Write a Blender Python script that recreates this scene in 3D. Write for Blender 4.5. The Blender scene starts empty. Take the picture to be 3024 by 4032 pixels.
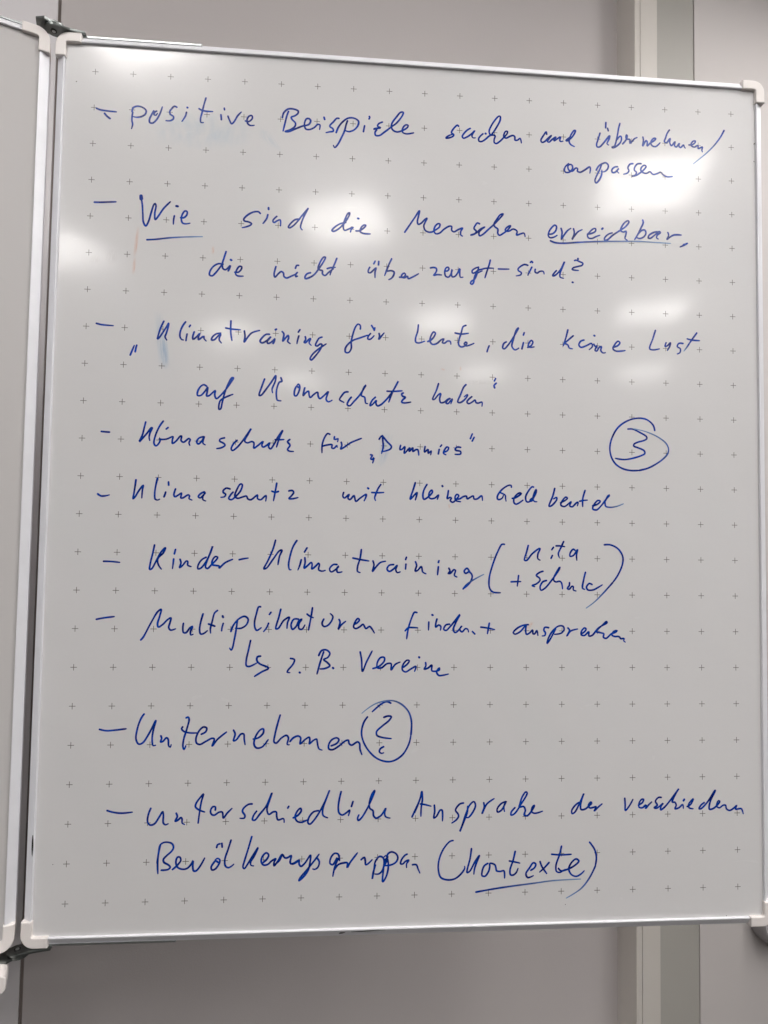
import bpy, bmesh, math, random
from mathutils import Vector, Matrix, noise

AMBIENT = 0.03
EXPOSURE = 0.0
LAMP = 26.5
LSIZE = 0.50
# measured from the mirror images on the board; the rest are unseen: pattern continued, plus lamps added to brighten the right side
LAMPS = [(-0.45, -1.34, 'square ceiling lamp nearest the whiteboard hinge, mirrored under the top rail'),
         (0.33, -2.76, 'square ceiling lamp mirrored around the words sind die'),
         (1.95, -2.22, 'square ceiling lamp mirrored brightest, below the word anpassen'),
         (-1.53, -3.30, 'square ceiling lamp mirrored at the left rail near Wie'),
         (-0.72, -4.90, 'square ceiling lamp mirrored over the first word Klimatraining'),
         (1.18, -4.31, 'square ceiling lamp mirrored above the word Leute'),
         (2.86, -3.93, 'square ceiling lamp mirrored above the words keine Lust'),
         (-0.18, -6.50, 'square ceiling lamp mirrored faintly above the word auf'),
         (1.93, -5.92, 'square ceiling lamp mirrored faintly above the word haben'),
         (3.70, -5.70, 'square ceiling lamp mirrored faintly below the word Lust'),
         (1.31, -0.66, None), (3.05, -0.45, None), (2.35, 0.25, None), (2.75, -1.45, None), (4.2, -1.6, None),  # mostly extra lamps added to brighten wall and board at the right
          (4.65, -3.43, None)]

random.seed(7)
scene = bpy.context.scene
COL = scene.collection

# ------------------------------------------------------------------ camera
# Board frame: x to the right, y down the board, z away from the viewer (metres), origin on the
# first printed cross.  World: X = x, Y = z, Z = BZ - y.
BZ = 2.30
def W(x, y, z=0.0):
    return Vector((x, z, BZ - y))

cam = bpy.data.cameras.new('camera')
cam_ob = bpy.data.objects.new('camera', cam)
COL.objects.link(cam_ob)
cam.sensor_fit = 'HORIZONTAL'
cam.sensor_width = 36.0
cam.lens = 28.465
cam.clip_start = 0.02
cam.clip_end = 100
r0 = Vector((0.9973987, -0.0704183, 0.0153958))
r1 = Vector((0.0183206, 0.0410798, -0.9989879))
r2 = Vector((0.0697146, 0.9966713, 0.0422631))
m = Matrix((r0, -r1, -r2)).transposed().to_4x4()
m.translation = W(0.343871, 0.625382, -0.823909)
cam_ob.matrix_world = m
scene.camera = cam_ob

# ------------------------------------------------------------------ world, exposure
world = bpy.data.worlds.new('World')
scene.world = world
world.use_nodes = True
bg = world.node_tree.nodes['Background']
bg.inputs[0].default_value = (0.80, 0.80, 0.86, 1)
bg.inputs[1].default_value = AMBIENT
scene.view_settings.view_transform = 'Standard'
scene.view_settings.look = 'None'
scene.view_settings.exposure = EXPOSURE
scene.view_settings.gamma = 1.0

# ------------------------------------------------------------------ helpers
def link(ob, parent=None):
    COL.objects.link(ob)
    if parent is not None:
        ob.parent = parent
    return ob

def obj(name, bm, mat, parent=None, smooth=False, label=None):
    me = bpy.data.meshes.new(name)
    bm.normal_update()
    bm.to_mesh(me)
    bm.free()
    me.materials.append(mat)
    if smooth:
        for p in me.polygons:
            p.use_smooth = True
    ob = bpy.data.objects.new(name, me)
    link(ob, parent)
    if label:
        ob['label'] = label
    return ob

def thing(name, label, cat, loc=(0, 0, 0), rotz=0.0, group=None):
    o = bpy.data.objects.new(name, None)
    COL.objects.link(o)
    o.location = loc
    o.rotation_euler = (0, 0, rotz)
    o.empty_display_size = 0.05
    o['label'] = label
    o['category'] = cat
    if group:
        o['group'] = group
    return o

def L(x, y, z=0.0):                     # board coordinates to an object's local space
    return Vector((x, z, -y))

def box(bm, lo, hi, f=L):
    vs = [bm.verts.new(f(x, y, z)) for x in (lo[0], hi[0]) for y in (lo[1], hi[1]) for z in (lo[2], hi[2])]
    for q in ((0, 1, 3, 2), (4, 6, 7, 5), (0, 4, 5, 1), (2, 3, 7, 6), (0, 2, 6, 4), (1, 5, 7, 3)):
        bm.faces.new([vs[i] for i in q])
    bmesh.ops.recalc_face_normals(bm, faces=bm.faces)

def prism(bm, pts, z0, z1, f=L, bevel=0.0, seg=2):
    """outline pts (x, y) extruded from z0 (front) to z1 (back)"""
    a = [bm.verts.new(f(x, y, z0)) for x, y in pts]
    b = [bm.verts.new(f(x, y, z1)) for x, y in pts]
    fa = bm.faces.new(a)
    bm.faces.new(b[::-1])
    n = len(pts)
    for i in range(n):
        bm.faces.new((a[i], b[i], b[(i + 1) % n], a[(i + 1) % n]))
    bmesh.ops.recalc_face_normals(bm, faces=bm.faces)
    if bevel:
        bmesh.ops.bevel(bm, geom=list(fa.edges), offset=bevel, segments=seg, affect='EDGES', profile=0.5)

def sweep(bm, prof, p0, p1, out):
    """profile (outward, z) swept from p0 to p1 (board x, y); out = outward unit vector"""
    r = []
    for p in (p0, p1):
        r.append([bm.verts.new(L(p[0] + out[0] * u, p[1] + out[1] * u, z)) for u, z in prof])
    n = len(prof)
    for i in range(n):
        bm.faces.new((r[0][i], r[0][(i + 1) % n], r[1][(i + 1) % n], r[1][i]))
    bm.faces.new(r[0])
    bm.faces.new(r[1][::-1])
    bmesh.ops.recalc_face_normals(bm, faces=bm.faces)

# ------------------------------------------------------------------ materials
def mat(name, color, rough=0.5, metal=0.0, spec=0.5, bump=0.0, bscale=200, var=0.0, vscale=8, coat=0.0, crough=0.1):
    ma = bpy.data.materials.new(name)
    ma.use_nodes = True
    nt = ma.node_tree
    b = nt.nodes['Principled BSDF']
    b.inputs['Base Color'].default_value = (*color, 1)
    b.inputs['Roughness'].default_value = rough
    b.inputs['Metallic'].default_value = metal
    b.inputs['Specular IOR Level'].default_value = spec
    b.inputs['Coat Weight'].default_value = coat
    b.inputs['Coat Roughness'].default_value = crough
    tc = nt.nodes.new('ShaderNodeTexCoord')
    if bump:
        n = nt.nodes.new('ShaderNodeTexNoise'); n.inputs['Scale'].default_value = bscale; n.inputs['Detail'].default_value = 4
        nt.links.new(tc.outputs['Object'], n.inputs['Vector'])
        bp = nt.nodes.new('ShaderNodeBump'); bp.inputs['Strength'].default_value = bump; bp.inputs['Distance'].default_value = 0.001
        nt.links.new(n.outputs['Fac'], bp.inputs['Height'])
        nt.links.new(bp.outputs['Normal'], b.inputs['Normal'])
    if var:
        n = nt.nodes.new('ShaderNodeTexNoise'); n.inputs['Scale'].default_value = vscale; n.inputs['Detail'].default_value = 5
        nt.links.new(tc.outputs['Object'], n.inputs['Vector'])
        mx = nt.nodes.new('ShaderNodeMix'); mx.data_type = 'RGBA'
        mx.inputs[6].default_value = (*[c * (1 - var) for c in color], 1)
        mx.inputs[7].default_value = (*[min(1, c * (1 + var)) for c in color], 1)
        nt.links.new(n.outputs['Fac'], mx.inputs[0])
        nt.links.new(mx.outputs[2], b.inputs['Base Color'])
    return ma

M_ALU = mat('aluminium', (0.86, 0.86, 0.90), 0.38, 0.12, 0.5, 0.15, 300, 0.06, 25)
M_PLASTIC = mat('plastic', (0.84, 0.79, 0.765), 0.38, 0, 0.5, 0.05, 500, 0.03, 60)
M_STEEL = mat('steel', (0.50, 0.52, 0.52), 0.42, 1.0, 0.5, 0.2, 500, 0.25, 120)
M_DARKSTEEL = mat('worn_steel', (0.20, 0.215, 0.21), 0.34, 1.0, 0.5, 0.2, 500, 0.35, 90)
M_SCREW = mat('dark_steel', (0.06, 0.06, 0.06), 0.35, 0.8)
M_BACK = mat('panel_back', (0.35, 0.34, 0.33), 0.6)
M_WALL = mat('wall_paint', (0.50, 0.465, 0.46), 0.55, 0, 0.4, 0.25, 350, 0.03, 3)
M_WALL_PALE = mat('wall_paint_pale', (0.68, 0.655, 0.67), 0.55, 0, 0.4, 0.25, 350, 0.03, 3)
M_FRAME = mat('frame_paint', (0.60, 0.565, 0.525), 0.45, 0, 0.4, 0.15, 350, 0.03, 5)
M_FRAME_LIT = mat('frame_paint_lit', (0.84, 0.80, 0.75), 0.45, 0, 0.4, 0.15, 350, 0.03, 5)  # frame paint lightened, standing in for light on the post's left side
M_STRIP = mat('grey_strip', (0.40, 0.385, 0.355), 0.5, 0, 0.4, 0.15, 350, 0.04, 5)
M_GROOVE = mat('groove', (0.30, 0.26, 0.24), 0.7)
M_CEIL = mat('ceiling_paint', (0.75, 0.75, 0.74), 0.8)
M_FLOOR = mat('floor_covering', (0.05, 0.046, 0.042), 0.7, var=0.1, vscale=6)
M_MARK = mat('black_mark', (0.015, 0.014, 0.014), 0.5)
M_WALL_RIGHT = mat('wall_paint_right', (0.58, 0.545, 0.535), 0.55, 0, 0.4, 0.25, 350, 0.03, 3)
M_FIXTURE = mat('fixture_grey', (0.42, 0.40, 0.41), 0.45, 0, 0.5, var=0.04, vscale=20)

def emission_mat(name, color, strength):
    ma = bpy.data.materials.new(name)
    ma.use_nodes = True
    nt = ma.node_tree
    nt.nodes.remove(nt.nodes['Principled BSDF'])
    e = nt.nodes.new('ShaderNodeEmission')
    e.inputs[0].default_value = (*color, 1)
    e.inputs[1].default_value = strength
    nt.links.new(e.outputs[0], nt.nodes['Material Output'].inputs[0])
    return ma
M_LAMP = emission_mat('lamp_light', (1.0, 0.97, 0.945), LAMP)

def math_node(nt, op, a, b=None, c=None, clamp=False):
    n = nt.nodes.new('ShaderNodeMath'); n.operation = op; n.use_clamp = clamp
    for i, v in enumerate((a, b, c)):
        if v is None: continue
        if isinstance(v, (int, float)): n.inputs[i].default_value = v
        else: nt.links.new(v, n.inputs[i])
    return n.outputs[0]

def board_material(grid):
    ma = bpy.data.materials.new('enamel_with_crosses' if grid else 'enamel')
    ma.use_nodes = True
    nt = ma.node_tree
    b = nt.nodes['Principled BSDF']
    tc = nt.nodes.new('ShaderNodeTexCoord')
    sp = nt.nodes.new('ShaderNodeSeparateXYZ')
    nt.links.new(tc.outputs['Object'], sp.inputs[0])
    n1 = nt.nodes.new('ShaderNodeTexNoise'); n1.inputs['Scale'].default_value = 5; n1.inputs['Detail'].default_value = 6
    nt.links.new(tc.outputs['Object'], n1.inputs['Vector'])
    # wiping traces: noise stretched along a slanting stroke
    mp = nt.nodes.new('ShaderNodeMapping'); mp.inputs['Rotation'].default_value = (0, 0.9, 0); mp.inputs['Scale'].default_value = (4, 1, 15)
    nt.links.new(tc.outputs['Object'], mp.inputs[0])
    n2 = nt.nodes.new('ShaderNodeTexNoise'); n2.inputs['Scale'].default_value = 3; n2.inputs['Detail'].default_value = 6; n2.inputs['Roughness'].default_value = 0.65; n2.inputs['Distortion'].default_value = 1.2
    nt.links.new(mp.outputs[0], n2.inputs['Vector'])
    mx = nt.nodes.new('ShaderNodeMix'); mx.data_type = 'RGBA'
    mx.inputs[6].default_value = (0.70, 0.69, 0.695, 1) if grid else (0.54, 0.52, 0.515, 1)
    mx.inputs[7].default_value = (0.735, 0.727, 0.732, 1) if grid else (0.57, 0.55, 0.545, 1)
    nt.links.new(math_node(nt, 'ADD', math_node(nt, 'MULTIPLY', n1.outputs['Fac'], 0.9), math_node(nt, 'MULTIPLY', n2.outputs['Fac'], 0.1)), mx.inputs[0])
    col = mx.outputs[2]
    if grid:
        x = math_node(nt, 'ADD', sp.outputs['X'], 0.025)
        z = math_node(nt, 'ADD', math_node(nt, 'MULTIPLY', sp.outputs['Z'], -1), 0.025)
        fx = math_node(nt, 'ABSOLUTE', math_node(nt, 'SUBTRACT', math_node(nt, 'FLOORED_MODULO', x, 0.05), 0.025))
        fz = math_node(nt, 'ABSOLUTE', math_node(nt, 'SUBTRACT', math_node(nt, 'FLOORED_MODULO', z, 0.05), 0.025))
        lw, la = 0.00043, 0.0041
        a1 = math_node(nt, 'MULTIPLY', math_node(nt, 'LESS_THAN', fx, lw), math_node(nt, 'LESS_THAN', fz, la))
        a2 = math_node(nt, 'MULTIPLY', math_node(nt, 'LESS_THAN', fz, lw), math_node(nt, 'LESS_THAN', fx, la))
        a = math_node(nt, 'MAXIMUM', a1, a2)
        # the printed field runs over 19 columns and 23 rows
        for v, lo, hi in ((sp.outputs['X'], -0.01, 0.91), (sp.outputs['Z'], -1.11, 0.01)):
            a = math_node(nt, 'MULTIPLY', a, math_node(nt, 'MULTIPLY', math_node(nt, 'GREATER_THAN', v, lo), math_node(nt, 'LESS_THAN', v, hi)))
        m2 = nt.nodes.new('ShaderNodeMix'); m2.data_type = 'RGBA'
        nt.links.new(math_node(nt, 'MULTIPLY', a, 0.92), m2.inputs[0])
        nt.links.new(col, m2.inputs[6])
        m2.inputs[7].default_value = (0.13, 0.12, 0.105, 1)
        col = m2.outputs[2]
    nt.links.new(col, b.inputs['Base Color'])
    rr = nt.nodes.new('ShaderNodeMapRange')
    rr.inputs['From Min'].default_value = 0.3; rr.inputs['From Max'].default_value = 0.7
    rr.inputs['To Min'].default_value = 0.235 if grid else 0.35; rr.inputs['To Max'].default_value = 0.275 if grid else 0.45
    nt.links.new(n2.outputs['Fac'], rr.inputs['Value'])
    nt.links.new(rr.outputs[0], b.inputs['Roughness'])
    b.inputs['Specular IOR Level'].default_value = 0.28
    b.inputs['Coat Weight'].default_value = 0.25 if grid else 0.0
    b.inputs['Coat Roughness'].default_value = 0.095
    if grid:
        # dried cleaner and dust break up the mirror images
        n4 = nt.nodes.new('ShaderNodeTexNoise'); n4.inputs['Scale'].default_value = 260; n4.inputs['Detail'].default_value = 4; n4.inputs['Roughness'].default_value = 0.7
        nt.links.new(tc.outputs['Object'], n4.inputs['Vector'])
        cw = nt.nodes.new('ShaderNodeMapRange')
        cw.inputs['From Min'].default_value = 0.75; cw.inputs['From Max'].default_value = 1.25
        cw.inputs['To Min'].default_value = 0.12; cw.inputs['To Max'].default_value = 0.50
        nt.links.new(math_node(nt, 'ADD', n2.outputs['Fac'], n4.outputs['Fac']), cw.inputs['Value'])
        nt.links.new(cw.outputs[0], b.inputs['Coat Weight'])
    # the steel sheet is very slightly wavy
    n3 = nt.nodes.new('ShaderNodeTexNoise'); n3.inputs['Scale'].default_value = 14; n3.inputs['Detail'].default_value = 3
    nt.links.new(tc.outputs['Object'], n3.inputs['Vector'])
    bp = nt.nodes.new('ShaderNodeBump'); bp.inputs['Strength'].default_value = 0.25; bp.inputs['Distance'].default_value = 0.0010
    nt.links.new(n3.outputs['Fac'], bp.inputs['Height'])
    nt.links.new(bp.outputs['Normal'], b.inputs['Normal'])
    return ma

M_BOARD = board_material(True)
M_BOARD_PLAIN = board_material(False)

def ink_material():
    """blue board marker; the mesh attribute 'dry' says how starved the stroke is"""
    ma = bpy.data.materials.new('blue_marker_ink')
    ma.use_nodes = True
    nt = ma.node_tree
    b = nt.nodes['Principled BSDF']
    at = nt.nodes.new('ShaderNodeAttribute'); at.attribute_name = 'dry'
    tc = nt.nodes.new('ShaderNodeTexCoord')
    n = nt.nodes.new('ShaderNodeTexNoise'); n.inputs['Scale'].default_value = 70; n.inputs['Detail'].default_value = 3
    nt.links.new(tc.outputs['Object'], n.inputs['Vector'])
    cr = nt.nodes.new('ShaderNodeValToRGB')
    cr.color_ramp.elements[0].position = 0.30; cr.color_ramp.elements[0].color = (0.001, 0.008, 0.135, 1)
    cr.color_ramp.elements[1].position = 0.72; cr.color_ramp.elements[1].color = (0.002, 0.060, 0.46, 1)
    nt.links.new(n.outputs['Fac'], cr.inputs[0])
    mx = nt.nodes.new('ShaderNodeMix'); mx.data_type = 'RGBA'
    nt.links.new(cr.outputs[0], mx.inputs[6])
    mx.inputs[7].default_value = (0.22, 0.36, 0.58, 1)
    nt.links.new(math_node(nt, 'POWER', at.outputs['Fac'], 1.8), mx.inputs[0])
    nt.links.new(mx.outputs[2], b.inputs['Base Color'])
    b.inputs['Roughness'].default_value = 0.25
    b.inputs['Specular IOR Level'].default_value = 0.35
    return ma
M_INK = ink_material()

def smear_material(name, color, amount):
    """wiped-out marker: thin streaks that fade towards the edge of the patch (UV 0..1)"""
    ma = bpy.data.materials.new(name)
    ma.use_nodes = True
    nt = ma.node_tree
    out = nt.nodes['Material Output']
    nt.nodes.remove(nt.nodes['Principled BSDF'])
    uv = nt.nodes.new('ShaderNodeUVMap')
    sp = nt.nodes.new('ShaderNodeSeparateXYZ'); nt.links.new(uv.outputs[0], sp.inputs[0])
    mp = nt.nodes.new('ShaderNodeMapping'); mp.inputs['Scale'].default_value = (7, 1.2, 1)
    nt.links.new(uv.outputs[0], mp.inputs[0])
    n = nt.nodes.new('ShaderNodeTexNoise'); n.inputs['Scale'].default_value = 2.0; n.inputs['Detail'].default_value = 5
    nt.links.new(mp.outputs[0], n.inputs['Vector'])
    def hump(o):
        return math_node(nt, 'SUBTRACT', 1.0, math_node(nt, 'POWER', math_node(nt, 'ABSOLUTE', math_node(nt, 'SUBTRACT', math_node(nt, 'MULTIPLY', o, 2.0), 1.0)), 2.0))
    a = math_node(nt, 'MULTIPLY', hump(sp.outputs[0]), hump(sp.outputs[1]))
    s = nt.nodes.new('ShaderNodeMapRange'); s.inputs['From Min'].default_value = 0.38; s.inputs['From Max'].default_value = 0.72
    nt.links.new(n.outputs['Fac'], s.inputs['Value'])
    # a thin film of ink: it only tints what lies under it
    tr = nt.nodes.new('ShaderNodeBsdfTransparent')
    mx = nt.nodes.new('ShaderNodeMix'); mx.data_type = 'RGBA'
    mx.inputs[6].default_value = (1, 1, 1, 1)
    mx.inputs[7].default_value = (*color, 1)
    nt.links.new(math_node(nt, 'MULTIPLY', math_node(nt, 'MULTIPLY', a, s.outputs[0]), amount, clamp=True), mx.inputs[0])
    nt.links.new(mx.outputs[2], tr.inputs[0])
    nt.links.new(tr.outputs[0], out.inputs[0])
    return ma
M_SMEAR = smear_material('blue_smear', (0.62, 0.76, 0.90), 0.85)
M_SMEAR_FAINT = smear_material('faint_blue_smear', (0.72, 0.82, 0.90), 0.5)
M_SMEAR_RED = smear_material('red_trace', (0.95, 0.60, 0.45), 1.0)
M_SMEAR_GREY = smear_material('grey_trace', (0.75, 0.74, 0.72), 0.45)

# ------------------------------------------------------------------ the wall behind
WA = math.radians(20)
WQ = Vector((-0.2109, 0.33))
WD = Vector((math.cos(WA), math.sin(WA)))
WN = Vector((math.sin(WA), -math.cos(WA)))        # towards the room
def wallf(s, h, off):                              # s along the wall, h world height, off = depth behind the front
    p = WQ + WD * s + WN * off
    return Vector((p.x, p.y, h))
CEIL = BZ - 0.625 + 1.9

def wall_box(name, s0, s1, off0, off1, m, parent=None, z0=0.0, z1=None):
    bm = bmesh.new()
    box(bm, (s0, z0, off0), (s1, CEIL if z1 is None else z1, off1), wallf)
    o = obj(name, bm, m, parent)
    if parent is None:
        o['kind'] = 'structure'
    return o

wall = thing('partition_wall', 'pale painted partition wall with a vertical post, seen above and below the whiteboard', 'wall')
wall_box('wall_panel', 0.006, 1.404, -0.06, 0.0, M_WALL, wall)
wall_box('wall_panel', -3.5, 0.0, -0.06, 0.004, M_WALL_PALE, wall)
wall_box('joint', -0.004, 0.010, -0.07, -0.006, M_GROOVE, wall)
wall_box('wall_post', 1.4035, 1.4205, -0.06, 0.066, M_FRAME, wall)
wall_box('lightened_post_side', 1.4020, 1.4034, -0.06, 0.0655, M_FRAME_LIT, wall)  # thin slab that carries the painted brightness of the side face
wall_box('post_face', 1.4225, 1.486, -0.06, 0.066, M_FRAME, wall)
wall_box('groove', 1.4200, 1.4230, -0.06, 0.062, M_GROOVE, wall)
wall_box('grey_strip', 1.4865, 1.664, -0.06, 0.040, M_STRIP, wall)
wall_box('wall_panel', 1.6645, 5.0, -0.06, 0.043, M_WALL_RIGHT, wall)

bm = bmesh.new(); box(bm, (-7, -7, -0.05), (7, 7, 0.0), lambda x, y, z: Vector((x, y, z)))
o = obj('floor', bm, M_FLOOR); o['kind'] = 'structure'
bm = bmesh.new(); box(bm, (-7, -9, CEIL), (8, 3.5, CEIL + 0.05), lambda x, y, z: Vector((x, y, z)))
o = obj('ceiling', bm, M_CEIL); o['kind'] = 'structure'

HPX, HPZ = -0.0545, -0.004
TRX, TRZ, TRY = -0.0530, -0.030, 1.1600
FR = 0.093
FIXP = wallf(1.955, BZ - 1.690, 0.043)
SMEARS = [
    ('ink_smear', [(0.0864, 0.3241), (0.1002, 0.3268), (0.1138, 0.4063), (0.0955, 0.4037)], M_SMEAR, 'wiped blue streak through the first K', -0.00003),
    ('ink_smear', [(0.0957, 0.3654), (0.1062, 0.3650), (0.1106, 0.4064), (0.0993, 0.4035)], M_SMEAR, 'wiped blue streak below the first K', -0.00004),
    ('ink_smear', [(0.3957, 0.480), (0.4142, 0.4829), (0.4015, 0.5303), (0.3898, 0.5289)], M_SMEAR, 'wiped blue streak behind the letter D', -0.00003),
    ('ink_smear', [(0.06, 0.048), (0.22, 0.046), (0.21, 0.10), (0.07, 0.10)], M_SMEAR_FAINT, None, -0.00003),
    ('ink_smear', [(0.2193, 0.0606), (0.2395, 0.0707), (0.26, 0.105), (0.2194, 0.078)], M_SMEAR_FAINT, None, -0.00004),
    ('red_trace', [(0.0611, 0.2102), (0.0659, 0.2101), (0.0619, 0.2543), (0.0570, 0.2544)], M_SMEAR_RED, 'faint red pen trace', -0.00003),
    ('red_trace', [(0.0580, 0.2531), (0.0625, 0.2529), (0.0606, 0.2778), (0.0567, 0.2779)], M_SMEAR_RED, 'faint red pen trace', -0.00004),
    ('red_trace', [(0.1612, 0.2328), (0.1654, 0.2327), (0.1649, 0.2449), (0.1610, 0.2450)], M_SMEAR_RED, 'faint red pen trace', -0.00003),
    ('red_trace', [(0.5990, 0.7471), (0.6060, 0.7363), (0.6110, 0.7388), (0.6043, 0.7486)], M_SMEAR_RED, 'faint red pen trace', -0.00003),
    ('red_trace', [(0.4889, 0.5772), (0.4924, 0.5772), (0.4930, 0.5844), (0.4898, 0.5845)], M_SMEAR_RED, 'faint red pen trace', -0.00003),
    ('red_trace', [(0.5035, 0.3860), (0.5063, 0.3862), (0.5061, 0.3926), (0.5033, 0.3927)], M_SMEAR_RED, 'faint red pen trace', -0.00003),
    ('red_trace', [(0.4771, 0.3893), (0.4838, 0.3906), (0.4831, 0.3932), (0.4771, 0.3926)], M_SMEAR_RED, 'faint red pen trace', -0.00003),
    ('grey_trace', [(0.5057, 0.4046), (0.5510, 0.4038), (0.5510, 0.4118), (0.5058, 0.4118)], M_SMEAR_GREY, None, -0.00003),
    ('grey_trace', [(0.1852, 0.3517), (0.2196, 0.3520), (0.2181, 0.3592), (0.1854, 0.3587)], M_SMEAR_GREY, None, -0.00003),
    ('grey_trace', [(0.0202, 0.2431), (0.0376, 0.2424), (0.0382, 0.2645), (0.0209, 0.2652)], M_SMEAR_GREY, None, -0.00003),
    ('grey_trace', [(-0.0008, 0.2526), (0.0155, 0.2519), (0.0159, 0.2656), (-0.0004, 0.2662)], M_SMEAR_GREY, None, -0.00003),
]
BLOTS = [
    ('speck', -0.0244, 0.0155, 0.0010, 0.0008, -0.0001, 0, None),
    ('speck', -0.0168, 1.0502, 0.0006, 0.0006, -0.0001, 0, None),
    ('speck', 0.6558, 1.1175, 0.0006, 0.0006, -0.0001, 0, None),
    ('speck', 0.8831, 1.1385, 0.0007, 0.0007, -0.0001, 0, None),
    ('speck', 0.9352, 0.0425, 0.0008, 0.0018, -0.0001, 0.5, None),
    ('speck', 0.9345, 0.0690, 0.0007, 0.0009, -0.0001, 0, None),
    ('dark_scuff', 0.3545, 1.1452, 0.0042, 0.0011, -0.0012, -0.15, None),
    ('dark_scuff', 0.3900, 1.1430, 0.0230, 0.0006, -0.0026, -0.03, None),
    ('dark_scuff', -0.0412, 1.0240, 0.0012, 0.0130, -0.0034, 0.0, None),
]

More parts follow.
